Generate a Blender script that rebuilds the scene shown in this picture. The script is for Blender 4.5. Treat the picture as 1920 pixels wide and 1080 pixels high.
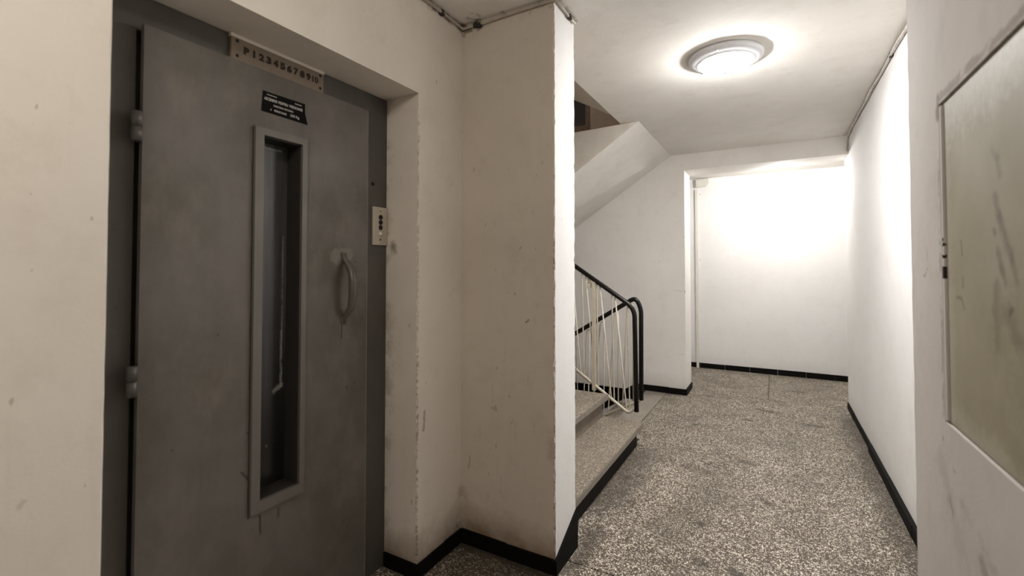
import bpy, bmesh, math, random
from mathutils import Vector, Matrix, noise as mnoise
random.seed(7)
PI = math.pi
for o in list(bpy.data.objects):
    bpy.data.objects.remove(o)
SC = bpy.context.scene
COL = SC.collection

# ------------------------------------------------------------------ camera, world, lights, exposure
cd = bpy.data.cameras.new('camera')
cam = bpy.data.objects.new('camera', cd); COL.objects.link(cam)
cam.location = (0, 0, 1.3312)
cam.rotation_euler = (PI / 2 + 0.0241, 0, 0.5161)
cd.sensor_width = 36; cd.lens = 870.24 / 1920 * 36
cd.shift_y = -(540 - 482.47) / 1920
cd.clip_start = 0.02
cd.dof.use_dof = True; cd.dof.focus_distance = 3.0; cd.dof.aperture_fstop = 2.6
SC.camera = cam

W = bpy.data.worlds.new('world'); SC.world = W; W.use_nodes = True
W.node_tree.nodes['Background'].inputs[0].default_value = (1.0, 0.95, 0.9, 1)
W.node_tree.nodes['Background'].inputs[1].default_value = 0.02

SC.view_settings.view_transform = 'Standard'
SC.view_settings.look = 'None'
SC.view_settings.gamma = 1
SC.view_settings.use_curve_mapping = False
SC.view_settings.exposure = 0.0

LAMP_EMIT = 258.0          # main ceiling lamp globe (radiance)


def point(name, loc, power, col, r):
    l = bpy.data.lights.new(name, 'POINT'); l.energy = power; l.color = col; l.shadow_soft_size = r
    o = bpy.data.objects.new(name, l); COL.objects.link(o); o.location = loc
    return o


point('lobby_lamp', (-0.55, -0.35, 2.40), 20, (1.0, 0.93, 0.85), 0.12)
point('back_hall_lamp', (0.08, 5.72, 2.36), 50, (1.0, 0.98, 0.96), 0.10)
point('upper_landing_lamp', (-3.1, 4.2, 4.6), 40, (1.0, 0.9, 0.8), 0.1)

# ------------------------------------------------------------------ dimensions (metres)
H = 2.545
XE, XF, XD = -1.355, -1.544, -1.512      # lift wall face, door frame face, door leaf face
YJL, YJR, ZL = 0.476, 1.559, 2.103       # niche
Y1, Y2, XP = 1.879, 2.117, -0.849        # pier
Y3, Y3B, XO, ZH = 5.17, 5.53, -0.832, 2.374
Y4 = 6.713
XR, XN, YN = 0.59, 0.343, 1.744
R0, RISE, GOING = -0.922, 0.175, 0.265   # first riser, rise, going
YS0, YS1, YS2 = 2.117, 3.545, 3.81       # flights: first ends at YS1, second begins at YS2

# ------------------------------------------------------------------ material helpers
class NT:
    def __init__(s, name):
        s.m = bpy.data.materials.new(name); s.m.use_nodes = True
        s.t = s.m.node_tree; s.b = s.t.nodes['Principled BSDF']
        s.pos = s.n('ShaderNodeNewGeometry').outputs['Position']

    def n(s, typ, **kw):
        x = s.t.nodes.new(typ)
        for k, v in kw.items():
            setattr(x, k, v)
        return x

    def put(s, sock, v):
        if isinstance(v, bpy.types.NodeSocket):
            s.t.links.new(v, sock)
        elif isinstance(v, (tuple, list)):
            if sock.type == 'RGBA' and len(v) == 3:
                v = (*v, 1)
            sock.default_value = v
        else:
            sock.default_value = v

    def math(s, op, a, b=None, clamp=False):
        x = s.n('ShaderNodeMath', operation=op); x.use_clamp = clamp
        s.put(x.inputs[0], a)
        if b is not None: s.put(x.inputs[1], b)
        return x.outputs[0]

    def vec(s, op, a, b=None, scale=None):
        x = s.n('ShaderNodeVectorMath', operation=op)
        s.put(x.inputs[0], a)
        if b is not None: s.put(x.inputs[1], b)
        if scale is not None: s.put(x.inputs['Scale'], scale)
        return x.outputs['Value'] if op in ('DOT_PRODUCT', 'LENGTH', 'DISTANCE') else x.outputs['Vector']

    def noise(s, scale, detail=4, rough=.55, vec=None, stretch=None, col=False):
        x = s.n('ShaderNodeTexNoise')
        v = vec or s.pos
        if stretch: v = s.vec('MULTIPLY', v, stretch)
        s.put(x.inputs['Vector'], v)
        x.inputs['Scale'].default_value = scale; x.inputs['Detail'].default_value = detail
        x.inputs['Roughness'].default_value = rough
        return x.outputs['Color'] if col else x.outputs['Fac']

    def map(s, v, a, b, c=0., d=1., smooth=False):
        x = s.n('ShaderNodeMapRange'); x.clamp = True
        if smooth: x.interpolation_type = 'SMOOTHSTEP'
        s.put(x.inputs[0], v)
        for i, q in enumerate((a, b, c, d)): x.inputs[1 + i].default_value = q
        return x.outputs[0]

    def mix(s, f, a, b, mode='MIX'):
        x = s.n('ShaderNodeMix', data_type='RGBA', blend_type=mode)
        s.put(x.inputs[0], f); s.put(x.inputs[6], a); s.put(x.inputs[7], b)
        return x.outputs[2]

    def seg(s, A, B, w, soft=.6, amp=None):
        """1 inside a streak from A to B of half width w (wobbly edge)"""
        A = Vector(A); B = Vector(B); d = B - A
        if not hasattr(s, 'wob'):
            s.wob = s.vec('SUBTRACT', s.noise(9, 3, .6, col=True), (.5, .5, .5))
            s.wob2 = s.vec('SUBTRACT', s.noise(55, 2, .6, col=True), (.5, .5, .5))
        p = s.vec('ADD', s.pos, s.vec('SCALE', s.wob, scale=(amp or w) * 1.6))
        p = s.vec('ADD', p, s.vec('SCALE', s.wob2, scale=(amp or w) * 1.2))
        q = s.vec('SUBTRACT', p, tuple(A))
        h = s.math('DIVIDE', s.vec('DOT_PRODUCT', q, tuple(d)), max(d.length_squared, 1e-9))
        h = s.math('MINIMUM', s.math('MAXIMUM', h, 0.), 1.)
        pr = s.vec('SCALE', tuple(d), scale=h)
        dist = s.vec('LENGTH', s.vec('SUBTRACT', q, pr))
        return s.map(dist, w * (1 - soft), w, 1, 0)

    def bump(s, h, strength=.3, dist=.002):
        x = s.n('ShaderNodeBump'); x.inputs['Strength'].default_value = strength; x.inputs['Distance'].default_value = dist
        s.put(x.inputs['Height'], h)
        s.put(s.b.inputs['Normal'], x.outputs[0])

    def fin(s, col, rough=.6, metal=0., spec=.5):
        s.put(s.b.inputs['Base Color'], col); s.put(s.b.inputs['Roughness'], rough)
        s.put(s.b.inputs['Metallic'], metal); s.put(s.b.inputs['Specular IOR Level'], spec)
        return s.m


def plaster(name, base, dirt=(.33, .26, .19), patch=.12, bottom=.0, marks=(), bump=.25, rough=.85, streak=.1, speck=.6):
    t = NT(name)
    c = tuple(base)
    big = t.map(t.noise(1.6, 5, .6), .4, .68)
    c = t.mix(t.math('MULTIPLY', big, patch), c, tuple(x * y for x, y in zip(base, (.72, .70, .66))))
    mid = t.map(t.noise(7, 5, .65), .52, .75)
    c = t.mix(t.math('MULTIPLY', mid, patch * 1.1), c, tuple(x * y for x, y in zip(base, (.70, .66, .60))))
    st = t.map(t.noise(3.0, 5, .7, stretch=(6, 6, .35)), .55, .8)
    c = t.mix(t.math('MULTIPLY', st, streak), c, dirt)
    sp = t.map(t.noise(38, 2, .5, stretch=(1, 1, .45)), .735, .76)
    c = t.mix(t.math('MULTIPLY', sp, speck), c, (.10, .07, .05))
    if bottom:
        z = t.n('ShaderNodeSeparateXYZ'); t.put(z.inputs[0], t.pos)
        zz = t.math('ADD', z.outputs[2], t.math('MULTIPLY', t.noise(5, 5, .7), -.22))
        g = t.map(zz, -.06, .10, 1, 0)
        c = t.mix(t.math('MULTIPLY', g, bottom), c, (.20, .13, .075))
    for mk in marks:
        A, B, w, k = mk[:4]
        colr = mk[4] if len(mk) > 4 else (.06, .045, .035)
        small = len(mk) == 4 and w <= .009
        f = t.math('MULTIPLY', t.seg(A, B, w, mk[6] if len(mk) > 6 else (.85 if small else .6)), k)
        if small: f = t.math('MULTIPLY', f, t.map(t.noise(110, 3, .6), .40, .60))
        if len(mk) > 5 and mk[5]:
            f = t.math('MULTIPLY', f, t.map(t.noise(mk[5], 4, .65), .47, .56))
        c = t.mix(f, c, colr)
    hh = t.math('ADD', t.math('MULTIPLY', t.noise(14, 5, .6), 1.0), t.math('MULTIPLY', t.noise(160, 2, .5), .12))
    t.bump(hh, bump, .006)
    return t.fin(c, rough, 0., .22)


def plain(name, col, rough=.5, metal=0., var=.15, scale=20, bump=0., spec=.5):
    t = NT(name)
    f = t.map(t.noise(scale, 4, .6), .35, .7)
    c = t.mix(t.math('MULTIPLY', f, var), col, tuple(x * .5 for x in col))
    if bump: t.bump(t.noise(scale * 3, 3), bump, .002)
    return t.fin(c, rough, metal, spec)


def terrazzo(name, matrix, chip_a, chip_b, scale, dirt=.6, marks=(), amount=.42):
    t = NT(name)
    def layer(sc, thr):
        v = t.n('ShaderNodeTexVoronoi'); t.put(v.inputs['Vector'], t.vec('ADD', t.pos, t.vec('SCALE', t.noise(60, 2, col=True), scale=.008)))
        v.inputs['Scale'].default_value = sc
        s = t.n('ShaderNodeSeparateColor'); t.put(s.inputs[0], v.outputs['Color'])
        inside = t.map(v.outputs['Distance'], thr, thr + .10, 1, 0)
        on = t.map(s.outputs[0], 1 - amount, 1 - amount + .04, 0, 1)
        return t.math('MULTIPLY', inside, on), s.outputs[1]
    f1, r1 = layer(scale, .42)
    f2, r2 = layer(scale * 1.9, .45)
    c = t.mix(t.map(t.noise(scale * 1.2, 3), .3, .7), tuple(x * .75 for x in matrix), tuple(x * 1.25 for x in matrix))
    c = t.mix(f2, c, t.mix(r2, chip_b, chip_a))
    c = t.mix(f1, c, t.mix(r1, chip_b, chip_a))
    g = t.map(t.noise(2.3, 6, .62), .42, .72)
    g2 = t.map(t.noise(6.5, 5, .6, stretch=(1, .8, 1)), .56, .74)
    dm = t.math('MAXIMUM', t.math('MULTIPLY', g, .55), g2)
    g3 = t.map(t.noise(14, 4, .6, stretch=(.6, 1.6, 1)), .60, .74)
    dm = t.math('MAXIMUM', dm, t.math('MULTIPLY', g3, .7))
    c = t.mix(t.math('MULTIPLY', dm, dirt), c, tuple(x * .8 for x in matrix))
    for A, B, w, k in marks:
        c = t.mix(t.math('MULTIPLY', t.seg(A, B, w, .75), min(1, k * 1.45)), c, (.050, .040, .030))
    t.bump(t.noise(scale, 2), .08, .001)
    return t.fin(c, t.map(t.noise(5, 4), .3, .7, .5, .75), spec=.22)


# ------------------------------------------------------------------ mesh helpers
class MB:
    def __init__(s): s.bm = bmesh.new()

    def box(s, a, b, jit=0):
        vs = []
        for i in range(8):
            v = Vector((b[0] if i & 1 else a[0], b[1] if i & 2 else a[1], b[2] if i & 4 else a[2]))
            if jit: v += Vector([random.uniform(-jit, jit) for _ in range(3)])
            vs.append(s.bm.verts.new(v))
        for f in ((0, 2, 3, 1), (4, 5, 7, 6), (0, 1, 5, 4), (2, 6, 7, 3), (0, 4, 6, 2), (1, 3, 7, 5)):
            s.bm.faces.new([vs[i] for i in f])
        return s

    def prism(s, poly, d, closed=True):
        """extrude a polygon (list of 3D points) by the vector d"""
        d = Vector(d)
        a = [s.bm.verts.new(Vector(p)) for p in poly]; b = [s.bm.verts.new(Vector(p) + d) for p in poly]
        s.bm.faces.new(a); s.bm.faces.new(b[::-1])
        n = len(poly)
        for i in range(n):
            s.bm.faces.new((a[i], b[i], b[(i + 1) % n], a[(i + 1) % n]))
        return s

    def column(s, poly, z0, z1, n, rag=(), jit=.004):
        """stacked rings of a plan polygon; the corners in rag are worn unevenly"""
        rings = []
        for k in range(n + 1):
            z = z0 + (z1 - z0) * k / n
            r = []
            for i, (x, y) in enumerate(poly):
                if i in rag:
                    px, py = poly[i - 1]; nx, ny = poly[(i + 1) % len(poly)]
                    u = Vector((px - x, py - y)).normalized(); w = Vector((nx - x, ny - y)).normalized()
                    c = .002 + jit * abs(random.gauss(0, .7)) + (jit * 1.6 if random.random() < .12 else 0)
                    e = .002 + jit * abs(random.gauss(0, .7))
                    r += [(x + u.x * c, y + u.y * c, z), (x + w.x * e, y + w.y * e, z)]
                else:
                    r.append((x, y, z))
            rings.append([s.bm.verts.new(p) for p in r])
        for a, b in zip(rings, rings[1:]):
            m = len(a)
            for i in range(m):
                s.bm.faces.new((a[i], a[(i + 1) % m], b[(i + 1) % m], b[i]))
        s.bm.faces.new(rings[0][::-1]); s.bm.faces.new(rings[-1])
        return s

    def tube(s, pts, r, n=10, cap=True):
        pts = [Vector(p) for p in pts]
        rr = r if isinstance(r, (list, tuple)) else [r] * len(pts)
        rings = []; up = None
        for i, p in enumerate(pts):
            t = (pts[min(i + 1, len(pts) - 1)] - pts[max(i - 1, 0)]).normalized()
            if up is None:
                up = Vector((0, 0, 1)) if abs(t.z) < .9 else Vector((1, 0, 0))
            u = (up - t * up.dot(t)).normalized(); up = u; w = t.cross(u)
            rings.append([s.bm.verts.new(p + (u * math.cos(2 * PI * k / n) + w * math.sin(2 * PI * k / n)) * rr[i]) for k in range(n)])
        for a, b in zip(rings, rings[1:]):
            for k in range(n):
                f = s.bm.faces.new((a[k], a[(k + 1) % n], b[(k + 1) % n], b[k])); f.smooth = True
        if cap:
            s.bm.faces.new(rings[0][::-1]); s.bm.faces.new(rings[-1])
        return s

    def lathe(s, prof, c, axis='z', n=40):
        """prof: (radius, height) pairs"""
        c = Vector(c); rings = []
        for r, h in prof:
            ring = []
            for k in range(n if r > 1e-6 else 1):
                a = 2 * PI * k / n
                p = (r * math.cos(a), r * math.sin(a), h)
                if axis == 'x': p = (h, r * math.cos(a), r * math.sin(a))
                if axis == 'y': p = (r * math.cos(a), h, r * math.sin(a))
                ring.append(s.bm.verts.new(c + Vector(p)))
            rings.append(ring)
        for a, b in zip(rings, rings[1:]):
            for k in range(n):
                q = [a[k % len(a)], a[(k + 1) % len(a)], b[(k + 1) % len(b)], b[k % len(b)]]
                q2 = []
                for v in q:
                    if v not in q2: q2.append(v)
                if len(q2) > 2:
                    f = s.bm.faces.new(q2); f.smooth = True
        return s

    def build(s, name, mat, parent=None, bevel=0, seg=2):
        if bevel:
            es = [e for e in s.bm.edges if len(e.link_faces) == 2 and e.calc_face_angle(0) > .6]
            bmesh.ops.bevel(s.bm, geom=es, offset=bevel, segments=seg, affect='EDGES', profile=.5)
        bmesh.ops.recalc_face_normals(s.bm, faces=s.bm.faces)
        me = bpy.data.meshes.new(name)
        o = bpy.data.objects.new(name, me)
        if parent is not None:
            o.parent = parent
            off = parent.location if parent.parent is None else parent.location + parent.parent.location
            if parent.type == 'EMPTY' or parent.parent is not None or parent.location.length:
                bmesh.ops.translate(s.bm, verts=s.bm.verts, vec=-off)
        s.bm.to_mesh(me); s.bm.free()
        if mat: me.materials.append(mat)
        COL.objects.link(o)
        return o


def tag(o, label=None, cat=None, group=None, kind=None):
    for k, v in (('label', label), ('category', cat), ('group', group), ('kind', kind)):
        if v: o[k] = v
    return o


def thing(name, loc, label=None, cat=None, group=None, kind=None):
    o = bpy.data.objects.new(name, None); COL.objects.link(o); o.location = loc; o.empty_display_size = .1
    return tag(o, label, cat, group, kind)


def struct(name, mb, mat, label, cat, bevel=0, seg=2):
    return tag(mb.build(name, mat, bevel=bevel, seg=seg), label, cat, kind='structure')


def text_mesh(txt, size, width=None, bold=0.0, depth=.0006):
    cu = bpy.data.curves.new('txt', 'FONT'); cu.body = txt; cu.size = size; cu.offset = bold
    cu.align_x = 'CENTER'; cu.align_y = 'CENTER'; cu.extrude = depth; cu.resolution_u = 3
    ob = bpy.data.objects.new('txt', cu); COL.objects.link(ob)
    bpy.context.view_layer.update()
    me = bpy.data.meshes.new_from_object(ob.evaluated_get(bpy.context.evaluated_depsgraph_get()))
    bpy.data.objects.remove(ob); bpy.data.curves.remove(cu)
    vs = [v.co.copy() for v in me.vertices]
    cx = (max(v.x for v in vs) + min(v.x for v in vs)) / 2; cy = (max(v.y for v in vs) + min(v.y for v in vs)) / 2
    w = max(v.x for v in vs) - min(v.x for v in vs)
    k = (width / w) if width else 1
    out = ([((v.x - cx) * k, v.y - cy, v.z) for v in vs], [list(p.vertices) for p in me.polygons])
    bpy.data.meshes.remove(me)
    return out


def put_text(mb, txt, size, y, z, x, width=None, bold=0., shear=0.):
    vs, fs = text_mesh(txt, size, width, bold)
    bv = [mb.bm.verts.new((x + d, y + a, z + b)) for a, b, d in vs]
    for f in fs:
        try: mb.bm.faces.new([bv[i] for i in f])
        except ValueError: pass
    return mb


# ------------------------------------------------------------------ materials
CREAM = (.74, .715, .67)
WHITE = (.80, .79, .78)
DIRTY = (.12, .085, .055)
PALE = (.80, .78, .74)
M = {}
LOBBY_MARKS = [
    ((XE, YJR, .05), (XE, YJR, .95), .010, .6, (.17, .12, .08), 45), ((XE, YJR, .95), (XE, YJR, 2.05), .007, .4, (.2, .15, .1), 45),         # worn corner of the niche
    ((XF, YJR - .0, .05), (XF, YJR, 2.1), .05, .4, (.26, .19, .12), 7, .95),       # grime along the door frame
    ((-1.49, YJR, 1.41), (-1.50, YJR, 1.44), .030, .8, (.17, .12, .07), 0, .95),
    ((XE, 1.60, .62), (XE, 1.605, .70), .010, .5, (.10, .07, .05), 0),
    ((XP, Y1, .03), (XP, Y1, 1.45), .010, .6, (.18, .13, .09), 50),             # worn corner of the pier
    ((XP - .02, Y1, .50), (XP, Y1, .62), .03, .35, (.24, .17, .11), 12, .95),
    ((-.99, Y1, 1.085), (-.978, Y1, 1.095), .008, .9),
    ((-1.026, Y1, 1.42), (-1.02, Y1, 1.43), .006, .7),
    ((-1.30, Y1, .42), (-1.31, Y1, .36), 0.0064, 0.36, (.12, .09, .06), 0),
    ((-1.17, Y1, .78), (-1.172, Y1, .70), 0.0056, 0.27), ((-1.05, Y1, .62), (-1.05, Y1, .55), 0.0048, 0.30),
    ((-.98, Y1, .86), (-.985, Y1, .80), 0.0048, 0.30), ((-.95, Y1, .64), (-.952, Y1, .59), 0.0056, 0.30),
    ((-1.24, Y1, .60), (-1.245, Y1, .50), 0.0048, 0.21), ((-1.1, Y1, .95), (-1.105, Y1, .9), .005, .3),
    ((-1.12, Y1, .36), (-1.13, Y1, .28), 0.0056, 0.21), ((-1.0, Y1, .42), (-.998, Y1, .36), 0.0048, 0.24),
    ((XE, .34, .84), (XE, .345, .85), .008, .35, (.30, .22, .12), 0, .95),
    ((XE, Y1, .06), (XP, Y1, .06), .05, .5, (.20, .13, .075), 9),
    ((XE, Y1, .04), (XE, Y1, .25), .05, .5, (.2, .14, .09), 9, .95),
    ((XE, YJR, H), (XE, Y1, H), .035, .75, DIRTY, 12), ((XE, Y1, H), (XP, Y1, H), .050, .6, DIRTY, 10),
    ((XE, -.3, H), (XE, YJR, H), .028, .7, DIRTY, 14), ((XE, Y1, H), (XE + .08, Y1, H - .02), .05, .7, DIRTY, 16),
    ((XE, YJL, ZL), (XE, YJR, ZL), .010, .35, PALE, 9),
]
M['lobby'] = plaster('lobby_plaster', (.82, .765, .69), patch=.24, bottom=.75, streak=.08, speck=.3, marks=LOBBY_MARKS)
M['pier'] = plaster('dimmed_pier_plaster', (.66, .60, .525), patch=.28, bottom=.75, streak=.10, speck=.3, marks=LOBBY_MARKS)  # pier front's weaker light mixed into a darker copy of the lobby plaster

M['white'] = plaster('white_plaster', WHITE, patch=.14, bottom=.15, streak=.03, speck=.12, marks=[
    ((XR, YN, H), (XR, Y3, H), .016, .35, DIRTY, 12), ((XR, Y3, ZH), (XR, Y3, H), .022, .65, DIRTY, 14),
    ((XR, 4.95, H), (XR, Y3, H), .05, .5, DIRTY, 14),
    ((-.88, Y4, 2.33), (-.88, Y4, 2.34), .007, .9), ((-.885, Y4, 1.45), (-.885, Y4, 1.456), .007, .9),
    ((.3, Y4, 2.3), (.5, Y4, 2.3), .01, .1),
])
M['stair'] = plaster('stair_plaster', (.82, .79, .75), patch=.18, bottom=.25, streak=.04, speck=.15, marks=[
    ((-.94, Y3, 1.1), (-.86, Y3, 1.09), .006, .5), ((-.9, Y3, .42), (-.86, Y3, .425), .008, .35),
    ((XO, Y3, 1.08), (XO, Y3, 1.1), .010, .6), ((XO, Y3, 1.66), (XO, Y3, 1.67), .008, .5),
    ((-.92, Y3, 1.88), (-.9, Y3, 1.885), .005, .3),
])
M['near'] = plaster('near_plaster', (.62, .585, .555), patch=.3, bottom=.2, streak=.05, speck=.0, marks=[
    ((XN, 1.588, 1.385), (XN, 1.575, 1.365), .006, .6), ((XN, 1.575, 1.365), (XN, 1.58, 1.33), .004, .6),
    ((XN, 1.58, 1.33), (XN, 1.60, 1.31), .005, .7), ((XN, 1.60, 1.31), (XN, 1.62, 1.312), .005, .55),
    ((XN, 1.478, .93), (XN, 1.476, .925), .006, .7), ((XN, 1.41, .88), (XN, 1.40, .877), .007, .6),
    ((XN, 1.44, .80), (XN, 1.42, .78), .012, .3), ((XN, 1.25, .76), (XN, 1.20, .72), .02, .35),
    ((XN, 1.22, .62), (XN, 1.19, .60), .02, .4, (.2, .17, .14), 0), ((XN, 1.36, .83), (XN, 1.10, .74), .02, .25, (.2, .17, .14), 9),
    ((XN, 1.50, .85), (XN, 1.2, .55), .05, .16, (.25, .22, .18), 6),
    ((XN, 1.47, 1.72), (XN, 1.47, .98), .010, .6, (.28, .23, .19), 18),
    ((XN, 1.47, 1.735), (XN, .8, 1.735), .014, .7, (.30, .26, .23), 10),
    ((XN, 1.46, 1.735), (XN, 1.47, 1.70), .016, .7, (.22, .18, .15), 0),
])
M['ceiling'] = plaster('ceiling_plaster', (.86, .83, .785), patch=.22, streak=.02, speck=.04, bump=.3, marks=[
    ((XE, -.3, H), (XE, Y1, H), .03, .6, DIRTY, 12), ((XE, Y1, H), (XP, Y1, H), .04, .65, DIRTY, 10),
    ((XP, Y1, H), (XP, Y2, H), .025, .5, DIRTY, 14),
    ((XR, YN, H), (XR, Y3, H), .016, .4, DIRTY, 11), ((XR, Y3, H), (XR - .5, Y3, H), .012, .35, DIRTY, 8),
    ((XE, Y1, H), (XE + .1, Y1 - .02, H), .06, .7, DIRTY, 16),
])
M['raw'] = plaster('shaded_unpainted_render', (.46, .39, .335), patch=.5, streak=.2, speck=.4, bump=.6)  # bare render brown with the stairwell's shadow mixed into the colour
M['soffit'] = plaster('soffit_plaster', (.80, .77, .73), patch=.25, streak=.05, speck=.05)
M['string'] = plaster('string_plaster', (.62, .58, .52), patch=.5, streak=.25, speck=.2)
M['terrazzo'] = terrazzo('terrazzo', (.082, .065, .049), (.82, .755, .65), (.32, .265, .20), 112, .8, marks=[
    ((-.18, 2.27, 0), (-.12, 2.24, 0), .055, .6), ((-.36, 2.62, 0), (-.36, 2.61, 0), .035, .6),
    ((.27, 2.35, 0), (.29, 2.33, 0), .04, .5), ((-.30, 2.28, 0), (-.31, 2.27, 0), .05, .5), ((-.27, 4.6, 0), (-.2, 4.6, 0), .03, .6),
    ((-.1, 3.1, 0), (-.05, 3.02, 0), .03, .45), ((-.22, 3.6, 0), (-.14, 3.58, 0), .03, .4), ((.2, 4.7, 0), (.32, 4.7, 0), .05, .5),
    ((-.15, 5.0, 0), (.0, 4.95, 0), .05, .4), ((-.6, 4.25, 0), (-.62, 4.23, 0), .035, .55), ((.1, 5.9, 0), (.25, 5.9, 0), .04, .4),
    ((-.86, 2.6, 0), (-.86, 3.4, 0), .20, .42), ((.56, 1.8, 0), (.56, 5, 0), .13, .42), ((-1.2, 1.75, 0), (-.9, 1.78, 0), .26, .4), ((-.8, 1.95, 0), (-.8, 2.3, 0), .07, .4),  # the widest patch puts the lobby corner's dimness into the floor colour
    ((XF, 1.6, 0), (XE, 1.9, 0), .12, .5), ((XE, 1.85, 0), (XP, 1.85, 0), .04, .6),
    ((-.45, 2.45, 0), (-.3, 3.6, 0), .18, .22), ((-.55, 3.3, 0), (-.4, 3.3, 0), .06, .35),
])
M['tread'] = terrazzo('tread_terrazzo', (.135, .112, .088), (.50, .445, .36), (.25, .205, .16), 125, .55, amount=.5)
M['pale_terrazzo'] = terrazzo('smooth_terrazzo', (.24, .215, .18), (.42, .38, .32), (.25, .215, .17), 140, .5, amount=.4)
M['nosing'] = plain('worn_nosing', (.24, .21, .175), .55, var=.45, scale=25)
M['joint'] = plain('dark_joint', (.035, .03, .025), .8)
M['black_tile'] = plain('black_tile', (.005, .0045, .004), .65, var=.4, scale=18, spec=.1)
M['black_paint'] = plain('black_riser', (.011, .009, .0075), .65, var=.5, scale=12, spec=.12)
M['riser'] = plain('brown_riser', (.20, .165, .125), .6, var=.45, scale=14)


def grey_paint(name, base, marks=(), var=.3, rough=.5, dark_low=0):
    t = NT(name)
    a = t.map(t.noise(2.6, 6, .62), .38, .68)
    c = t.mix(t.math('MULTIPLY', a, var), base, tuple(x * y for x, y in zip(base, (.60, .60, .54))))
    b = t.map(t.noise(8, 5, .65, stretch=(1, 1, .55)), .5, .75)
    c = t.mix(t.math('MULTIPLY', b, var * .75), c, tuple(x * y for x, y in zip(base, (1.28, 1.22, 1.16))))
    s = t.map(t.noise(10, 4, .7, stretch=(5, 5, .25)), .55, .8)
    c = t.mix(t.math('MULTIPLY', s, .2), c, tuple(x * .55 for x in base))
    sp = t.map(t.noise(60, 2, .5), .76, .78)
    c = t.mix(t.math('MULTIPLY', sp, .7), c, (.03, .025, .02))
    for mk in marks:
        A, B, w, k = mk[:4]
        c = t.mix(t.math('MULTIPLY', t.seg(A, B, w, .6 if len(mk) < 6 else mk[5]), k), c, mk[4] if len(mk) > 4 else (.03, .028, .025))
    t.bump(t.math('ADD', t.noise(30, 4, .6), t.math('MULTIPLY', t.noise(5, 3), 2.)), .22, .003)
    r = t.map(t.noise(6, 5, .6), .3, .7, rough - .1, rough + .12)
    return t.fin(c, r, .25, .45)


GREY = (.165, .150, .135)
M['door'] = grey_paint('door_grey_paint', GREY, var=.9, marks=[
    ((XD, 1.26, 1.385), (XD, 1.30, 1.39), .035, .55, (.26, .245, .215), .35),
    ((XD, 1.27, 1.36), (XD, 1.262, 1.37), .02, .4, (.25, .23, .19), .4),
    ((XD, 1.285, 1.115), (XD, 1.283, 1.055), .004, .8),
    ((XD, 1.35, 1.36), (XD, 1.351, 1.361), .004, .9),
    ((XD, 1.4145, .05), (XD, 1.4145, 2.0), .003, .5, (.28, .27, .24)), ((XD, .9125, .51), (XD, .9135, 1.81), .0035, .85),  # pale line paints the highlight along the leaf's right edge
    ((XD, .952, .505), (XD, .956, .445), .005, .8), ((XD, 1.02, .5), (XD, 1.02, .47), .006, .5),
    ((XD, .89, .67), (XD, .913, .64), .006, .7),
    ((XD, 1.31, .85), (XD, 1.311, .851), .005, .9), ((XD, 1.35, .86), (XD, 1.351, .861), .004, .8),
    ((XD, 1.24, 1.25), (XD, 1.37, 1.2), .06, .25, (.19, .175, .155), .8), ((XD, 1.33, 1.3), (XD, 1.38, 1.3), .02, .3, (.2, .185, .16), .6),
    ((XD, .70, 1.35), (XD, .78, 1.2), .1, .2, (.19, .18, .165), .9), ((XD, 1.22, 1.75), (XD, 1.3, 1.6), .09, .22, (.19, .18, .165), .9),
])
M['frame'] = grey_paint('frame_grey_paint', (.118, .110, .100), var=.6)
M['bead'] = grey_paint('bead_grey_paint', (.176, .163, .145), var=.4, rough=.42)
M['reveal'] = plain('dark_reveal', (.030, .027, .023), .6, var=.4)  # near-black brown on all sides of the slot
M['handle'] = grey_paint('handle_grey_paint', (.150, .138, .124), var=.4, rough=.4)
M['metal'] = plain('worn_metal', (.30, .28, .25), .38, .75, .4, 30)
M['dark_metal'] = plain('dark_hole', (.008, .007, .006), .7)
M['black_plate'] = plain('black_plate', (.005, .005, .005), .8, var=.2, spec=.15)
M['letter'] = plain('plate_lettering', (.62, .60, .55), .6, var=.5, scale=200)
M['ind_plate'] = plain('shaded_cream_plate', (.26, .205, .15), .55, var=.35, scale=14)  # cream darkened to carry the shadow under the lintel
M['ind_ink'] = plain('dark_numerals', (.022, .014, .008), .7)
M['call_plate'] = plain('cream_metal_plate', (.58, .52, .43), .5, var=.3, scale=20)
M['button'] = plain('white_button', (.80, .77, .70), .3, var=.1)
M['black_rail'] = plain('black_handrail', (.004, .0035, .0035), .3, var=.2, spec=.3)
M['cream_metal'] = plain('cream_painted_steel', (.52, .465, .37), .42, var=.35, scale=30)
M['cable'] = plain('painted_cable', (.50, .44, .37), .6, var=.6, scale=26)
M['pale_cable'] = plain('pale_cable', (.70, .66, .60), .6, var=.6, scale=22)
M['white_pipe'] = plain('white_trunking', (.74, .71, .64), .5, var=.15)
M['box'] = plain('pale_plastic', (.66, .65, .58), .5, var=.15)
M['lamp_metal'] = plain('lamp_rim_paint', (.80, .81, .84), .35, var=.05)
M['finial'] = plain('grey_finial', (.22, .24, .28), .4, var=.05)
M['wood'] = plain('weathered_wood', (.17, .12, .085), .7, var=.6, scale=16, bump=.3)


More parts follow.
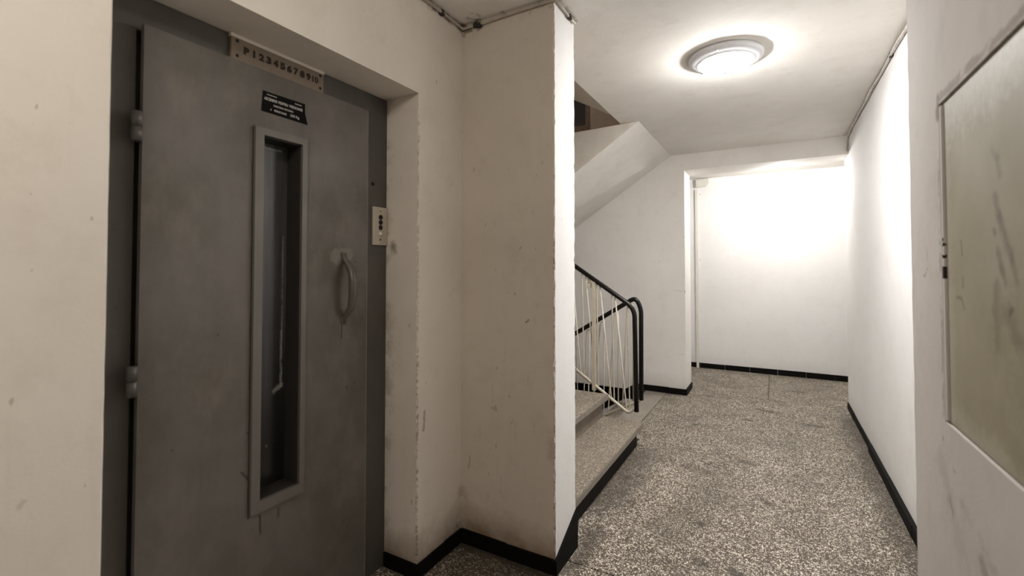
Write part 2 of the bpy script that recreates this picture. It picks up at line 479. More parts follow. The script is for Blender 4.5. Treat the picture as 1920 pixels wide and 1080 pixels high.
def cabinet_mat():
    t = NT('olive_cabinet_paint')
    base = (.37, .335, .235)
    a = t.map(t.noise(3.2, 5, .6), .35, .7)
    c = t.mix(t.math('MULTIPLY', a, .6), base, (.25, .222, .145))
    g = t.map(t.noise(2.2, 3, .5), .5, .7)
    c = t.mix(t.math('MULTIPLY', g, .5), c, (.42, .385, .315))
    for A, B, w, k in (((1.45, 1.72), (.8, 1.73), .13, .75), ((1.44, 1.70), (1.44, 1.0), .045, .45), ((1.42, 1.0), (1.1, .985), .04, .35)):
        c = t.mix(t.math('MULTIPLY', t.seg((XN + .005, *A), (XN + .005, *B), w, .97), k), c, (.56, .53, .48))
    for A, B, w, k in (((1.05, 1.25), (1.0, 1.0), .16, .4), ((1.2, 1.08), (1.1, 1.02), .06, .3)):
        c = t.mix(t.math('MULTIPLY', t.seg((XN + .005, *A), (XN + .005, *B), w, .97), k), c, (.19, .165, .10))
    S = [((1.165, 1.46), (1.145, 1.42), .016, .45), ((1.145, 1.42), (1.10, 1.345), .016, .5), ((1.10, 1.345), (1.08, 1.31), .014, .35),
         ((1.155, 1.36), (1.14, 1.33), .014, .45), ((1.14, 1.33), (1.13, 1.305), .012, .4), ((1.17, 1.40), (1.168, 1.395), .010, .5),
         ((1.165, 1.30), (1.165, 1.19), .022, .35), ((1.14, 1.50), (1.15, 1.53), .014, .35), ((1.15, 1.53), (1.17, 1.545), .012, .25),
         ((1.11, 1.255), (1.10, 1.262), .010, .75), ((1.12, 1.25), (1.08, 1.21), .03, .35),
         ((1.345, 1.39), (1.34, 1.36), .006, .6), ((1.34, 1.31), (1.34, 1.29), .006, .55), ((1.38, 1.268), (1.35, 1.265), .006, .5),
         ((1.35, 1.265), (1.335, 1.245), .006, .55)]
    for (y0, z0), (y1, z1), w, k in S:
        c = t.mix(t.math('MULTIPLY', t.seg((XN + .005, y0, z0), (XN + .005, y1, z1), w, .8), k), c, (.085, .07, .045))
    t.bump(t.math('ADD', t.noise(12, 4), t.math('MULTIPLY', t.noise(90, 2), .2)), .2, .003)
    return t.fin(c, .6)


M['cabinet'] = cabinet_mat()


def glass_mat():
    t = NT('dirty_lift_glass')
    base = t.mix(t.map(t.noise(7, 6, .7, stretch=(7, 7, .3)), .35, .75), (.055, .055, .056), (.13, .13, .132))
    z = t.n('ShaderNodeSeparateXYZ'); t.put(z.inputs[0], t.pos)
    low = t.map(t.math('ADD', z.outputs[2], t.math('MULTIPLY', t.noise(3, 4), .2)), .80, 1.45, 0, 1)  # pane colour grades from near black below to grey above
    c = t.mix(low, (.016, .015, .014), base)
    A = [((.955, 1.76), (.957, 1.66), .008, .7), ((.975, 1.76), (.978, 1.64), .010, .5), ((1.0, 1.765), (1.06, 1.763), .006, .8),
         ((.955, 1.5), (.955, 1.05), .004, .5), ((1.075, 1.45), (1.073, 1.0), .005, .55), ((1.072, 1.1), (1.07, .90), .007, .7),
         ((1.07, .905), (1.045, .885), .012, .8), ((.96, 1.2), (.962, 1.18), .007, .8), ((1.02, .70), (1.02, .702), .005, .7)]
    for (y0, z0), (y1, z1), w, k in A:
        c = t.mix(t.math('MULTIPLY', t.seg((XD - .07, y0, z0), (XD - .07, y1, z1), w, .7), k), c, (.36, .355, .34))
    t.fin(c, .22, 0, .5)
    return t.m


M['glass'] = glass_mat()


def pane_mat():
    t = NT('dark_night_pane')
    return t.fin(t.mix(t.noise(5), (.02, .022, .026), (.05, .05, .055)), .15, 0, .5)


M['pane'] = pane_mat()


def emit_mat():
    t = NT('lamp_globe')
    t.put(t.b.inputs['Emission Color'], (1.0, .985, .965, 1)); t.b.inputs['Emission Strength'].default_value = LAMP_EMIT
    return t.fin((.9, .9, .9), .3)


M['globe'] = emit_mat()

# ------------------------------------------------------------------ the setting: walls, ceiling
wl = MB()
wl.column([(XE, -2.2), (XE, YJL), (XE - .30, YJL), (XE - .30, -2.2)], -.05, 2.8, 60, rag=(1,), jit=.0015)
wl.box((XE - .30, YJL, ZL), (XE, Y1 + .01, 2.8))
wl.column([(XE, YJR), (XE, Y1 + .01), (XE - .30, Y1 + .01), (XE - .30, YJR)], -.05, ZL, 100, rag=(0,), jit=.004)
struct('wall_left', wl, M['lobby'], 'grimy cream plaster wall around the grey lift door', 'wall')
pier = MB().column([(-4.3, Y1), (XP, Y1), (XP, Y2), (-4.3, Y2)], -.05, H + .25, 120, rag=(1, 2), jit=.0045)
po = struct('wall_pier', pier, M['pier'], 'projecting plaster pier between the lift door and the stairs', 'wall')
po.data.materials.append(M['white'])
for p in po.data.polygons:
    if p.normal.x > .75: p.material_index = 1  # corridor side stays white, without the dimmed tone
struct('wall_stair', MB().box((-4.3, Y3, -1.9), (XO, Y3B, 2.75)), M['stair'],
       'plain cream wall beside the stair railing', 'wall', bevel=.004)
struct('trim_1', MB().box((XO, Y3, ZH), (XR + .02, Y3B, 2.75)), M['stair'], 'plaster header beam over the opening to the back hall', 'beam', bevel=.006)
struct('wall_back', MB().box((-2.2, Y4, -.05), (3.2, Y4 + .2, 2.75)), M['white'], 'bright white wall seen through the far opening', 'wall')
struct('wall_right', MB().box((XR, YN - .05, -.05), (XR + .33, 5.45, 2.75)), M['white'], 'long white wall along the right of the corridor', 'wall', bevel=.022, seg=4)
# near wall with the recess of the cabinet
CY0, CY1, CZ0, CZ1 = .80, 1.453, .978, 1.716
nw = MB()
nw.box((XN + .06, -2.2, -.05), (XN + .6, YN - .03, 2.75))
nw.column([(XN, CY1 + .006), (XN + .1, CY1 + .006), (XN + .1, YN), (XN, YN)], -.05, 2.75, 60, rag=(3,), jit=.006)
nw.box((XN, -2.2, -.05), (XN + .06, CY1 + .006, CZ0 - .006))
nw.box((XN, -2.2, CZ1 + .006), (XN + .06, CY1 + .006, 2.75))
nw.box((XN, -2.2, CZ0 - .006), (XN + .06, CY0, CZ1 + .006))
nw.box((XN + .1, YN - .03, -.05), (XN + .6, YN, 2.75))
struct('wall_near', nw, M['near'], 'scuffed near wall at the right edge holding the olive cabinet', 'wall')
struct('wall_behind', MB().box((-2, -2.4, -.05), (1, -2.2, 2.75)), M['lobby'], 'plaster wall closing the lobby behind the viewer', 'wall')
# back hall ends, stairwell ends and upper storey
struct('wall_hall_left', MB().box((-2.4, Y3B, -.05), (-2.2, Y4 + .2, 2.75)), M['white'], 'left end wall of the back hall', 'wall')
struct('wall_hall_right', MB().box((3.2, 5.3, -.05), (3.4, Y4 + .2, 2.75)), M['white'], 'right end wall of the back hall', 'wall')
struct('wall_hall_front', MB().box((XR + .33, 5.3, -.05), (3.2, 5.45, 2.75)), M['white'], 'corridor side wall of the back hall', 'wall')
struct('wall_stair_end', MB().box((-4.5, Y1, -1.9), (-4.3, Y3B, 5.4)), M['raw'], 'end wall of the stairwell', 'wall')
up = MB()
WX0, WX1, WZ0, WZ1 = -2.62, -1.873, 2.965, 3.75
up.box((-4.3, Y3, 2.75), (WX0, Y3B, 5.4)); up.box((WX1, Y3, 2.75), (.6, Y3B, 5.4))
up.box((WX0, Y3, 2.75), (WX1, Y3B, WZ0)); up.box((WX0, Y3, WZ1), (WX1, Y3B, 5.4))
struct('wall_upper_stair', up, M['raw'], 'dark bare render wall of the upper stairwell beside the small window', 'wall')
struct('wall_upper_front', MB().box((-4.3, Y1, H + .25), (-1.0, Y2, 5.4)), M['raw'], 'front wall of the upper stairwell', 'wall')
struct('wall_upper_landing', MB().box((.6, Y1, 2.8), (.8, Y3B, 5.4)).box((-1.0, Y1, 2.8), (.6, Y2, 5.4)), M['raw'], 'landing wall of the upper storey', 'wall')
ce = MB()
ce.box((-1.66, -2.2, H), (XP + .0, Y1, H + .25)); ce.box((XP, -2.2, H), (XR + .1, Y2, H + .25))
ce.box((-1.115, Y2, H), (XR + .1, YS2, H + .25)); ce.box((-.962, YS2, H), (XR + .1, Y3, H + .25))
struct('ceiling', ce, M['ceiling'], 'stained cream plaster ceiling over lobby and corridor', 'ceiling')
struct('ceiling_hall', MB().box((-2.2, Y3B, H), (3.2, Y4, H + .2)), M['ceiling'], 'ceiling of the back hall', 'ceiling')
struct('ceiling_upper', MB().box((-4.5, Y1, 5.4), (.8, Y3B, 5.5)), M['raw'], 'ceiling of the upper stairwell', 'ceiling')

# ------------------------------------------------------------------ floor of cast terrazzo slabs
fl = thing('floor', (0, 0, 0), 'speckled terrazzo floor with thin dark joints', 'floor', kind='structure')
MB().box((-1.75, -2.2, -.12), (XR + .2, 2.0, -.012)).box((-1.2, 2.0, -.12), (XR + .2, Y3, -.012)).box((-2.2, Y3, -.12), (3.2, Y4, -.012)).build('screed', M['joint'], fl)
G = .0032
for a, b, mt in (((-1.62, -2.2), (XR, 1.995), 'terrazzo'), ((R0 - .02, 1.995), (XR, 3.67), 'terrazzo'), ((-1.03, 3.67), (XR, 5.40), 'terrazzo'),
                 ((-1.245, YS1 - .02), (-1.03, Y3), 'pale_terrazzo'), ((-2.2, 5.40), (-.08, Y4), 'terrazzo'), ((-.08, 5.40), (3.2, Y4), 'terrazzo')):
    MB().box((a[0] + G, a[1] + G, -.02), (b[0] - G, b[1] - G, 0)).build('slab', M[mt], fl, bevel=.0012, seg=1)

# ------------------------------------------------------------------ black tile baseboards
def baseboard(name, label, pts, h, th, nrm, lens, hs=None, mat='black_tile'):
    """tiles along the straight run pts[0] to pts[1], standing th proud of the wall along nrm"""
    a, b = Vector(pts[0]), Vector(pts[1]); L = (b - a).length; d = (b - a) / L; n = Vector(nrm)
    t = thing(name, a, label, 'baseboard', kind='structure')
    s = 0; k = 0
    while s < L - .01:
        w = min(lens[k % len(lens)], L - s)
        if L - s - w < .03: w = L - s
        p, q = a + d * (s + .0012), a + d * (s + w - .0012)
        dz = random.uniform(-.003, .003); tt = th + random.uniform(-.0015, .0015)
        h0 = (hs[0] + (hs[1] - hs[0]) * s / L) if hs else h + dz
        h1 = (hs[0] + (hs[1] - hs[0]) * (s + w) / L) if hs else h + dz + random.uniform(-.002, .002)
        u = Vector((0, 0, 1))
        MB().prism([p, q, q + u * h1, p + u * h0], n * tt).build('tile', M[mat], t, bevel=.0015, seg=1)
        s += w; k += 1
    return t


baseboard('baseboard_niche', 'black tile baseboard at the foot of the niche jamb', ((XF + .002, YJR, 0), (XE + .012, YJR, 0)), .062, .012, (0, -1, 0), (.12, .2))
baseboard('baseboard_left', 'black tile baseboard on the strip of wall right of the lift', ((XE, YJR, 0), (XE, Y1, 0)), .062, .012, (1, 0, 0), (.19, .2))
baseboard('baseboard_pier', 'black tile baseboard across the front of the pier', ((XE + .012, Y1, 0), (XP, Y1, 0)), .064, .012, (0, -1, 0), (.25, .26))
baseboard('baseboard_pier_side', 'black sloping skirting on the corridor side of the pier', ((XP, Y1 - .012, 0), (XP, Y2, 0)), .06, .012, (1, 0, 0), (.3,), hs=(.062, .178))
baseboard('baseboard_stair', 'black tile baseboard under the wall beside the railing', ((-1.36, Y3, 0), (XO + .01, Y3, 0)), .062, .012, (0, -1, 0), (.36, .17))
baseboard('baseboard_opening', 'short black baseboard inside the far opening jamb', ((XO, Y3, 0), (XO, Y3B, 0)), .062, .012, (1, 0, 0), (.36,))
baseboard('baseboard_back', 'black tile baseboard under the bright back wall', ((-2.1, Y4, 0), (3.1, Y4, 0)), .066, .012, (0, -1, 0), (.31, .3, .29))
baseboard('baseboard_right', 'black tile baseboard running along the right corridor wall', ((XR, 5.44, 0), (XR, 4.25, 0)), .06, .010, (-1, 0, 0), (.40,))
baseboard('baseboard_right_near', 'thicker black baseboard on the nearer part of the right wall', ((XR, 4.24, 0), (XR, YN, 0)), .066, .020, (-1, 0, 0), (.62, .63))
# baseboard following the stairs down
bs = thing('baseboard_down', (-1.36, Y3, 0), 'black skirting sloping down along the stair wall', 'baseboard', kind='structure')
sl = .62
for k in range(4):
    x0 = -1.362 - k * .3; x1 = x0 - .297
    z0 = .0 - (k * .3) * sl; z1 = z0 - .297 * sl
    MB().prism([(x0, Y3, z0 - .045), (x0, Y3, z0 + .058), (x1, Y3, z1 + .058), (x1, Y3, z1 - .045)], (0, -.012, 0)).build('tile', M['black_tile'], bs, bevel=.0015, seg=1)

# ------------------------------------------------------------------ stairs
st = thing('staircase', (R0, YS0, 0), 'terrazzo stairs rising left behind the pier with a black first riser', 'staircase')
for k in range(8):
    x = R0 - GOING * k; z = RISE * (k + 1)
    MB().box((x - .03, YS0 + .001, z - RISE), (x, YS1 - .02, z - .042)).build('riser', M['black_paint' if k == 0 else 'riser'], st)
    tr = MB().box((x - GOING - .01 if k < 7 else -4.29, YS0 + .001, z - .042), (x + .040, YS1, z)).build('tread', M['tread'], st, bevel=.004)
    MB().box((x + .034, YS0 + .002, z - .036), (x + .043, YS1 - .001, z - .004)).build('nosing', M['nosing'], tr, bevel=.002)
# concrete body of the flight, visible at its end beside the rail
body = [(R0 - .031, YS1 - .03, .001)]
for k in range(8):
    x = R0 - .031 - GOING * k
    body += [(x, YS1 - .03, RISE * (k + 1) - .043)]
    if k < 7: body += [(x - GOING, YS1 - .03, RISE * (k + 1) - .043)]
body += [(-4.28, YS1 - .03, RISE * 8 - .043), (-4.28, YS1 - .03, 1.20), (-2.75, YS1 - .03, 1.10), (-1.15, YS1 - .03, .001)]
MB().prism(body, (0, -(YS1 - .03 - YS0 - .01), 0)).build('flight_body', M['soffit'], st)

sd = thing('staircase_down', (-1.25, YS2, 0), 'stairs going down behind the railing beside the cream wall', 'staircase')
sd.name = 'staircase'
for k in range(8):
    x = -1.247 - .275 * k; z = -.17 * (k + 1)
    MB().box((x - .02, YS2, z), (x, Y3 - .013, z + .128 if k else z + .148)).build('riser', M['riser'], sd)
    MB().box((x - .30, YS2, z - .04), (x - .002, Y3 - .013, z)).build('tread', M['tread'], sd, bevel=.004)
MB().box((-4.29, YS0 + .01, -1.6), (-3.45, Y3 - .013, -1.4)).build('half_landing', M['tread'], sd)

# upper flight: sloping soffit and its side
s2 = thing('staircase', (-.962, YS2, H), 'underside of the upper stair flight sloping down to the left under the ceiling', 'staircase')
SL2 = .664; X2 = -.964; XL = -2.80
zl = H - SL2 * (X2 - XL)
MB().prism([(X2, YS2 + .002, H), (XL, YS2 + .002, zl), (-4.28, YS2 + .002, zl), (-4.28, YS2 + .002, zl + .16), (XL, YS2 + .002, zl + .2), (-1.34, YS2 + .002, 2.49), (X2, YS2 + .002, H - .0005)], (0, Y3 - YS2 - .003, 0)).build('soffit', M['soffit'], s2)
MB().prism([(X2 - .005, YS2, H - .003), (XL, YS2, zl), (XL, YS2, 2.515), (-1.8, YS2, 2.520), (X2 - .005, YS2, H - .001)], (0, .08, 0)).build('side_string', M['string'], s2)
for k in range(6):
    x0 = XL + k * .23; z = 1.4 + .172 * (k + 1)
    MB().box((x0, YS2 + .09, z - .07), (min(x0 + .25, -.968), Y3 - .004, z)).build('tread', M['tread'], s2)
s3 = thing('staircase', (-1.115, YS0, H), 'grey shaded soffit of the topmost flight above the pier edge', 'staircase')
SL3 = .56
MB().prism([(-1.116, Y2 + .001, H + .002), (-1.116, Y2 + .001, H + .24), (-3.6, Y2 + .001, H + .24 + 2.484 * SL3), (-3.6, Y2 + .001, H + 2.484 * SL3)], (0, YS1 + .015 - Y2, 0)).build('soffit', M['pier'], s3)

# small window of the upper stairwell
wn = thing('window_1', ((WX0 + WX1) / 2, Y3, WZ0), 'small dark window with a weathered wooden frame above the stair soffit', 'window', kind='structure')
fr = MB(); fw = .07
fr.box((WX0, Y3 + .02, WZ0), (WX0 + fw, Y3 + .09, WZ1)); fr.box((WX1 - fw, Y3 + .02, WZ0), (WX1 - .004, Y3 + .09, WZ1))
fr.box((WX0 + fw, Y3 + .02, WZ0), (WX1 - fw, Y3 + .09, WZ0 + fw)); fr.box((WX0 + fw, Y3 + .02, WZ1 - fw), (WX1 - fw, Y3 + .09, WZ1))
fr.build('window_frame', M['wood'], wn, bevel=.006)
MB().box((WX0 + fw, Y3 + .045, WZ0 + fw), (WX1 - fw, Y3 + .051, WZ1 - fw)).build('pane', M['pane'], wn)
MB().box((WX0, Y3 + .30, WZ0), (WX1, Y3 + .32, WZ1)).build('shutter_board', M['dark_metal'], wn)

# ------------------------------------------------------------------ railings
def arc(pts, r=.05, n=6):
    """polyline with rounded corners"""
    P = [Vector(p) for p in pts]; out = [P[0]]
    for i in range(1, len(P) - 1):
        a = (P[i - 1] - P[i]); b = (P[i + 1] - P[i]); rr = min(r, a.length * .48, b.length * .48)
        p, q = P[i] + a.normalized() * rr, P[i] + b.normalized() * rr
        for k in range(n + 1):
            t = k / n
            out.append(p * (1 - t) ** 2 + P[i] * 2 * t * (1 - t) + q * t * t)
    out.append(P[-1]); return out


def railing(y, base, label, hand, low, posts, rods, newel):
    t = thing('stair_railing', base, label, 'railing', 'stair railings')
    MB().tube(arc([(x, y, z) for x, z in hand], .075, 8), .0185, 14).build('handrail', M['black_rail'], t)
    MB().tube(arc([(x, y, z) for x, z in low], .05, 8), .0125, 10).build('bottom_rail', M['cream_metal'], t)
    for pts in rods:
        MB().tube(arc([(x, y, z) for x, z in pts], .022, 5), .0055, 8).build('baluster', M['cream_metal'], t)
    if newel:
        for x, z0, z1 in newel:
            MB().box((x - .014, y - .014, z0), (x + .014, y + .014, z1)).build('newel_post', M['cream_metal'], t, bevel=.003)
            MB().box((x - .055, y - .006, z1 - .05), (x - .014, y + .006, z1 - .005)).box((x - .05, y - .006, z1 - .01), (x - .03, y + .006, z1 + .055)).build('bracket', M['cream_metal'], t, bevel=.002)
    return t


YA = 3.60
k1 = .667
zz = lambda x: 1.059 + (-1.005 - x) * k1          # underside line of the upper handrail
zb = lambda x: .235 + (-1.04 - x) * k1
hand = [(-2.75, zz(-2.75)), (-.952, zz(-.952) - .0), (-.942, .231)]
low = [(-2.75, zb(-2.75)), (-1.0, zb(-1.0)), (-.955, .262), (-.945, .30)]
rods = []
tops = [(-1.009, -.986), (-1.132, -1.106), (-1.257, -1.229), (-1.383, -1.351)]
bots = [(-1.018, -.993), (-1.141, -1.117), (-1.268, -1.245), (-1.395, -1.367)]
for k in range(4, 12):
    tops.append((-1.383 - .125 * (k - 3), -1.351 - .125 * (k - 3))); bots.append((-1.395 - .126 * (k - 3), -1.367 - .126 * (k - 3)))
rods.append([(-.986, zz(-.986) - .03), (-1.009, zz(-1.009) - .018), (-.993, zb(-.993) + .006), (-1.018, zb(-1.018) + .012), (-1.106, zz(-1.106) - .016)])
for k in range(1, len(tops) - 1):
    rods.append([(tops[k][1], zz(tops[k][1]) - .014), (tops[k][0], zz(tops[k][0]) - .014), (bots[k][1], zb(bots[k][1]) + .008), (bots[k][0], zb(bots[k][0]) + .010), (tops[k + 1][1], zz(tops[k + 1][1]) - .014)])
railing(YA, (-.942, YA, 0), 'black handrail with cream zigzag balusters on the rising flight, the nearer one', hand, low, None, rods, [(-1.281, .352, 1.225), (-2.36, 1.05, 1.93)])
YB = 3.76
k2 = .605
zz2 = lambda x: 1.052 + (x + 1.019) * k2
zb2 = lambda x: .252 + (x + 1.002) * .575
hand = [(-2.2, zz2(-2.2)), (-.985, zz2(-.985) + .025), (-.942, 1.01), (-.946, .28)]
low = [(-2.2, zb2(-2.2)), (-1.0, zb2(-1.0)), (-.955, .275)]
rods = [[(-1.008, zz2(-1.008) - .02), (-1.009, zb2(-1.009) + .01)]]
tp = [(-1.03, -1.055), (-1.129, -1.161), (-1.248, -1.28), (-1.375, -1.40), (-1.50, -1.53), (-1.625, -1.655)]
bt = [(-1.009, -1.02), (-1.098, -1.133), (-1.219, -1.256), (-1.367, -1.395), (-1.445, -1.48), (-1.57, -1.6)]
for k in range(0, 5):
    rods.append([(tp[k][0], zz2(tp[k][0]) - .018), (tp[k][1], zz2(tp[k][1]) - .018), (bt[k + 1][0], zb2(bt[k + 1][0]) + .008), (bt[k + 1][1], zb2(bt[k + 1][1]) + .008), (tp[k + 1][0], zz2(tp[k + 1][0]) - .018)])
t2 = railing(YB, (-.946, YB, 0), 'farther black handrail with cream balusters leading down the lower flight', hand, low, None, rods, None)
for x, z0, z1 in ((-1.235, -.003, zb2(-1.235) + .01), (-1.262, -.165, zb2(-1.262) + .01)):
    MB().tube([(x, YB, z0), (x, YB, z1)], .006, 8).build('foot_rod', M['cream_metal'], t2)

# ------------------------------------------------------------------ lift door
dr = thing('door_1', (XD, 1.0, 0), 'grey painted metal lift door with a tall narrow glazed slot', 'door', kind='structure')
LY0, LY1, LZ1 = .602, 1.416, 2.009
frm = MB()
frm.box((XF - .05, YJL + .001, .0), (XF, LY0 - .006, ZL - .002))
frm.box((XF - .05, LY1 - .012, .0), (XF, YJR - .002, ZL - .002))
frm.box((XF - .05, LY0 - .006, LZ1 - .010), (XF, LY1 - .012, ZL - .002))
frm.box((XF - .06, YJL + .001, .0), (XF - .05, .90, ZL - .002)); frm.box((XF - .06, 1.13, 0), (XF - .05, YJR - .002, ZL - .002))
frm.build('door_frame', M['frame'], dr, bevel=.002)
SY0, SY1, SZ0, SZ1 = .945, 1.092, .556, 1.784           # slot
lf = MB()
x0, x1 = XD - .018, XD
yc = (LY0, SY0, SY1, LY1); zc = (.012, SZ0, SZ1, LZ1)
for xx in (x0, x1):
    V = [[lf.bm.verts.new((xx, y, z)) for y in yc] for z in zc]
    for i in range(3):
        for j in range(3):
            if (i, j) != (1, 1): lf.bm.faces.new((V[i][j], V[i][j + 1], V[i + 1][j + 1], V[i + 1][j]))
    if xx == x0: A = V
B = V
ring = lambda V: [V[0][0], V[0][1], V[0][2], V[0][3], V[1][3], V[2][3], V[3][3], V[3][2], V[3][1], V[3][0], V[2][0], V[1][0]]
ra, rb = ring(A), ring(B)
for i in range(12): lf.bm.faces.new((ra[i], ra[(i + 1) % 12], rb[(i + 1) % 12], rb[i]))
ra = [A[1][1], A[1][2], A[2][2], A[2][1]]; rb = [B[1][1], B[1][2], B[2][2], B[2][1]]
for i in range(4): lf.bm.faces.new((ra[i], ra[(i + 1) % 4], rb[(i + 1) % 4], rb[i]))
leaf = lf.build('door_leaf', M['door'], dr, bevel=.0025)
# bead frame round the slot: four mitred lengths
def bead(p, q, r, s_):
    return MB().prism([p, q, r, s_], (.012, 0, 0))
o_ = (.915, 1.112, .520, 1.808)
c_o = [(XD, o_[0], o_[2]), (XD, o_[1], o_[2]), (XD, o_[1], o_[3]), (XD, o_[0], o_[3])]
c_i = [(XD, SY0, SZ0), (XD, SY1, SZ0), (XD, SY1, SZ1), (XD, SY0, SZ1)]
for i in range(4):
    j = (i + 1) % 4
    bead(c_o[i], c_o[j], c_i[j], c_i[i]).build('window_bead', M['bead'], leaf, bevel=.004)
rv = MB()
for i in range(4):
    j = (i + 1) % 4
    a, b = Vector(c_i[i]), Vector(c_i[j]); cen = Vector((XD, (SY0 + SY1) / 2, (SZ0 + SZ1) / 2))
    inn = Vector((-.080, 0, 0))
    def off(p, e): return p + Vector((0, e if p.y < cen.y else -e, e if p.z < cen.z else -e))
    f = [a, b, b + inn, a + inn]; g = [off(a, .004), off(b, .004), off(b + inn, .004), off(a + inn, .004)]
    va = [rv.bm.verts.new(p) for p in f]; vb = [rv.bm.verts.new(p) for p in g]
    rv.bm.faces.new(va); rv.bm.faces.new(vb[::-1])
    for k in range(4): rv.bm.faces.new((va[k], vb[k], vb[(k + 1) % 4], va[(k + 1) % 4]))
rv.build('window_reveal', M['reveal'], leaf)
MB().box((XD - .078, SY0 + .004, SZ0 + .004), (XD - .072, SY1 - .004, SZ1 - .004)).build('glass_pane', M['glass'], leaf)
# handle: bowed pull with flattened feet
hy = 1.292
hp = [(XD + .004, hy, 1.392), (XD + .006, hy, 1.368), (XD + .022, hy + .001, 1.348), (XD + .043, hy + .002, 1.318), (XD + .051, hy + .002, 1.28), (XD + .052, hy + .002, 1.25),
      (XD + .051, hy + .002, 1.215), (XD + .043, hy + .001, 1.175), (XD + .022, hy, 1.150), (XD + .006, hy, 1.136), (XD + .004, hy, 1.112)]
hd = MB().tube(hp, [.009, .010, .012, .0145, .0165, .017, .0165, .0145, .012, .010, .009], 16).build('handle', M['handle'], leaf)
for z in (1.382, 1.124):
    MB().box((XD, hy - .012, z - .014), (XD + .007, hy + .012, z + .014)).build('handle_foot', M['bead'], leaf, bevel=.003)
    # screw on each foot
    MB().lathe([(0, .0105), (.004, .0100), (.0055, .007)], (XD, hy - .002, z), 'x', 12).build('screw', M['metal'], leaf)
# hinges: two knuckles each
for z in (1.720, 1.026):
    hg = MB()
    for s in (-1, 1):
        zc_ = z + s * .0208
        hg.tube([(XD + .001, .588, zc_ - .0200), (XD + .001, .588, zc_ + .0200)], .0125, 16)
    hg.build('hinge', M['frame'], dr)
# rating plate
pl = MB().prism([(XD, .940, 1.868), (XD, 1.118, 1.866), (XD, 1.106, 1.905), (XD, 1.106, 1.940), (XD, .945, 1.938)], (.0025, 0, 0)).build('rating_plate', M['black_plate'], leaf)
tx = MB(); xt = XD + .0028
put_text(tx, 'ASCENSOR', .0135, .972, 1.9135, xt, .048, .0002)
put_text(tx, 'PENTRU', .0135, 1.0185, 1.9135, xt, .036, .0002)
put_text(tx, 'PERSOANE', .0135, 1.069, 1.9135, xt, .052, .0002)
put_text(tx, 'SARCINA MAXIMA', .0095, 1.020, 1.8965, xt, .076, .0001)
put_text(tx, '4', .010, .972, 1.880, xt, None, .0001)
put_text(tx, 'PERSOANE', .010, 1.008, 1.880, xt, .046, .0001)
put_text(tx, '320 Kg', .0125, 1.064, 1.880, xt, .036, .0002)
for k in range(6):
    tx.box((xt - .0004, .958 + k * .0062, 1.9275), (xt + .0004, .9625 + k * .0062, 1.930))
for k in range(5):
    tx.box((xt - .0004, 1.064 + k * .0058, 1.9275), (xt + .0004, 1.0683 + k * .0058, 1.9305))
tx.build('lettering', M['letter'], leaf)
MB().lathe([(0, .002), (.008, .002), (.0085, 0)], (XF, 1.474, 1.705), 'x', 16).build('key_hole', M['dark_metal'], dr)

# floor indicator over the door
fi = thing('floor_indicator', (XF, 1.01, 2.016), 'cream plate with dark stencilled floor numbers above the lift door', 'indicator')
MB().box((XF, .848, 2.012), (XF + .012, 1.203, 2.090)).build('plate', M['ind_plate'], fi, bevel=.002)
MB().box((XF, .846, 2.0902), (XF + .014, 1.206, 2.1015)).build('plaster_lip', M['lobby'], fi, bevel=.003)
for i, s in enumerate(['P', '1', '2', '3', '4', '5', '6', '7', '8', '9', '10']):
    y = .898 + i * .0264 + (.003 if i == 10 else 0)
    put_text(MB(), s, .031, y, 2.058, XF + .0124, .0265 if i == 10 else (.0185 if s != '1' else None), .0010 if i == 10 else .0019).build('numeral', M['ind_ink'], fi)
for y in (.868, 1.188):
    for z in (2.032, 2.081):
        MB().lathe([(0, .0145), (.004, .0143), (.0055, .012)], (XF, y, z), 'x', 12).build('screw', M['dark_metal'], fi)

# call panel
cp = thing('call_panel', (XF, 1.512, 1.435), 'cream call button panel on the frame beside the lift door', 'button panel')
MB().box((XF, 1.4685, 1.436), (XF + .008, 1.5555, 1.605)).build('plate', M['call_plate'], cp, bevel=.002)
for z in (1.560, 1.537, 1.514):
    MB().lathe([(0, .0092), (.008, .0092), (.0105, .0110), (.0112, .008)], (XF, 1.514, z), 'x', 20).build('indicator_lens', M['dark_metal'], cp)
MB().lathe([(0, .0165), (.005, .0155), (.0085, .012), (.0095, .008)], (XF, 1.514, 1.486), 'x', 20).build('button', M['button'], cp)
MB().lathe([(0, .010), (.003, .0098), (.004, .008)], (XF, 1.513, 1.460), 'x', 12).build('screw', M['dark_metal'], cp)
MB().lathe([(0, .010), (.003, .0098), (.004, .008)], (XF, 1.513, 1.587), 'x', 12).build('screw', M['metal'], cp)

# ------------------------------------------------------------------ ceiling lamp
lx, ly = -.235, 2.88
lp = thing('ceiling_lamp', (lx, ly, H), 'round white flush ceiling lamp, switched on', 'lamp')
MB().lathe([(.0, -.001), (.180, -.001), (.196, -.004), (.196, -.020), (.188, -.027), (.165, -.036), (.152, -.042), (.147, -.046), (.143, -.046), (.128, -.040)], (lx, ly, H), n=56).build('lamp_base', M['lamp_metal'], lp)
MB().lathe([(.142, -.040), (.140, -.048), (.128, -.060), (.106, -.072), (.075, -.081), (.035, -.0865), (.0, -.0875)], (lx, ly, H), n=56).build('globe', M['globe'], lp)
MB().lathe([(.015, -.085), (.016, -.093), (.012, -.100), (.006, -.104), (0, -.105)], (lx, ly, H), n=24).build('finial', M['finial'], lp)
for a in (.35, 2.45, 4.55):
    MB().lathe([(.0, -.0355), (.004, -.035), (.0045, -.026)], (lx + .178 * math.cos(a), ly + .178 * math.sin(a), H), n=10).build('screw', M['metal'], lp)

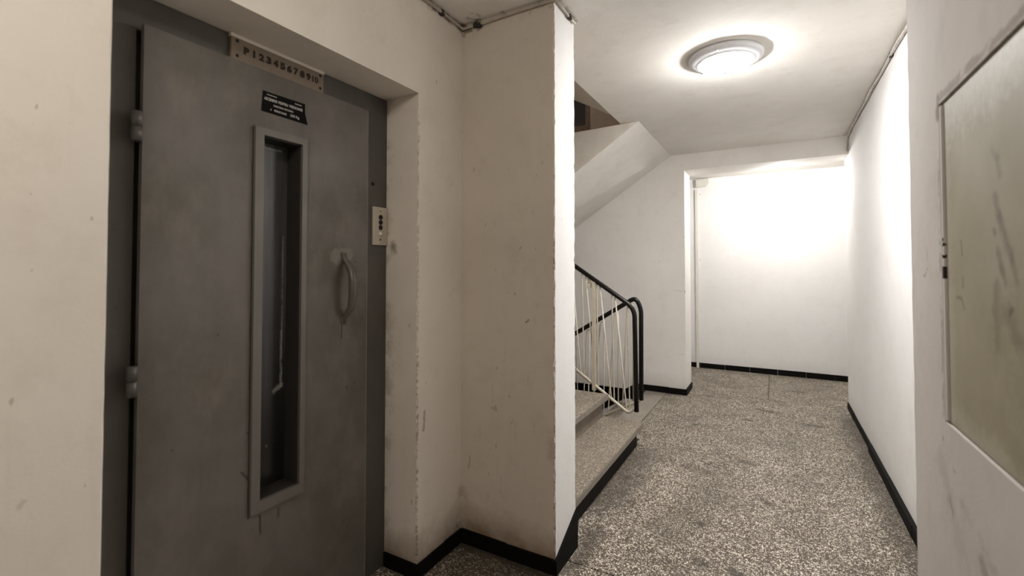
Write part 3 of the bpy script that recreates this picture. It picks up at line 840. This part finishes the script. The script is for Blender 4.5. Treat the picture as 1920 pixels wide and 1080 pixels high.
# ------------------------------------------------------------------ cabinet in the near wall
cb = thing('electrical_cabinet', (XN + .06, (CY0 + CY1) / 2, CZ0), 'flush olive painted cabinet door with dark smudges at the right edge', 'cabinet')
MB().box((XN + .05, CY0 + .004, CZ0 - .002), (XN + .0595, CY1 + .002, CZ1 + .002)).build('back', M['dark_metal'], cb)
MB().box((XN + .005, CY0 + .014, CZ0 - .001), (XN + .022, CY1 - .012, CZ1 + .002)).build('door', M['cabinet'], cb, bevel=.003)
rim = MB()
rim.box((XN + .0005, CY1 - .009, CZ0), (XN + .05, CY1 + .004, CZ1))
rim.build('rim', M['near'], cb, bevel=.003)
MB().box((XN - .001, CY1 - .010, 1.308), (XN + .006, CY1 - .001, 1.336)).build('latch_hole', M['dark_metal'], cb, bevel=.002)
for z in (1.400, 1.388, 1.360):
    MB().box((XN - .001, CY1 - .009, z - .004), (XN + .006, CY1 - .003, z + .004), .0015).build('screw', M['dark_metal'], cb)

# ------------------------------------------------------------------ cables and trunking
def wobble(pts, n, amp, seed):
    P = [Vector(p) for p in pts]; out = []
    for a, b in zip(P, P[1:]):
        m = max(2, int((b - a).length * n))
        for k in range(m): out.append(a.lerp(b, k / m))
    out.append(P[-1])
    return [p + Vector([mnoise.noise(p * 4 + Vector((seed + i * 7, 0, 0))) * amp for i in range(3)]) for p in out]


def cable(base, pts, label, r, amp, clips, seed, mat='cable'):
    t = thing('cable', base, label, 'cable', 'painted cables along the ceiling')
    MB().tube(wobble(pts, 14, amp, seed), r, 8).build('cable_run', M[mat], t)
    for c in clips:
        MB().box(Vector(c) - Vector((.009, .009, .010)), Vector(c) + Vector((.009, .009, .010)), .003).build('clip', M['joint'], t)


e = .014
cable((XE, Y1, H - .02), [(XE + e, -.2, H - e), (XE + e, 1.2, H - e), (XE + e, Y1 - e, H - .022), (XE + .10, Y1 - e, H - .020), (-1.1, Y1 - e, H - .017), (XP - .0, Y1 - e, H - e), (XP + e, Y1 - .008, H - e), (XP + e, Y2 - .02, H - .02)],
      'dirty painted cable along the ceiling corner over the lift and pier', .0066, .006, [(XE + .012, 1.70, H - .02), (XE + .09, Y1 - .012, H - .020), (XE + .115, Y1 - .012, H - .026), (XP + .012, 2.03, H - .02)], 3.1)
cable((XR, 3.0, H - .02), [(XR - e, YN + .01, H - .02), (XR - .011, 2.6, H - .024), (XR - e, 3.6, H - .014), (XR - e, 4.7, H - .012), (XR - .012, 5.13, H - .03), (XR - .010, Y3 - .010, ZH + .03)],
      'thin painted cable along the ceiling corner of the right wall', .0075, .007, [(XR - .01, 2.28, H - .02), (XR - .01, 3.3, H - .016)], 9.4, 'pale_cable')
tk = thing('cable_trunking', (-.925, Y4, 0), 'thin white vertical trunking on the back wall with a junction box on top', 'trunking')
MB().box((-.939, Y4 - .022, .0), (-.907, Y4 - .0005, 2.40)).build('trunking', M['white_pipe'], tk, bevel=.003)
MB().prism([(-.925, Y4, 2.43), (-.80, Y4, 2.435), (-.765, Y4, 2.47), (-.765, Y4, 2.53), (-.925, Y4, 2.53)], (0, -.045, 0)).build('junction_box', M['box'], tk, bevel=.003)
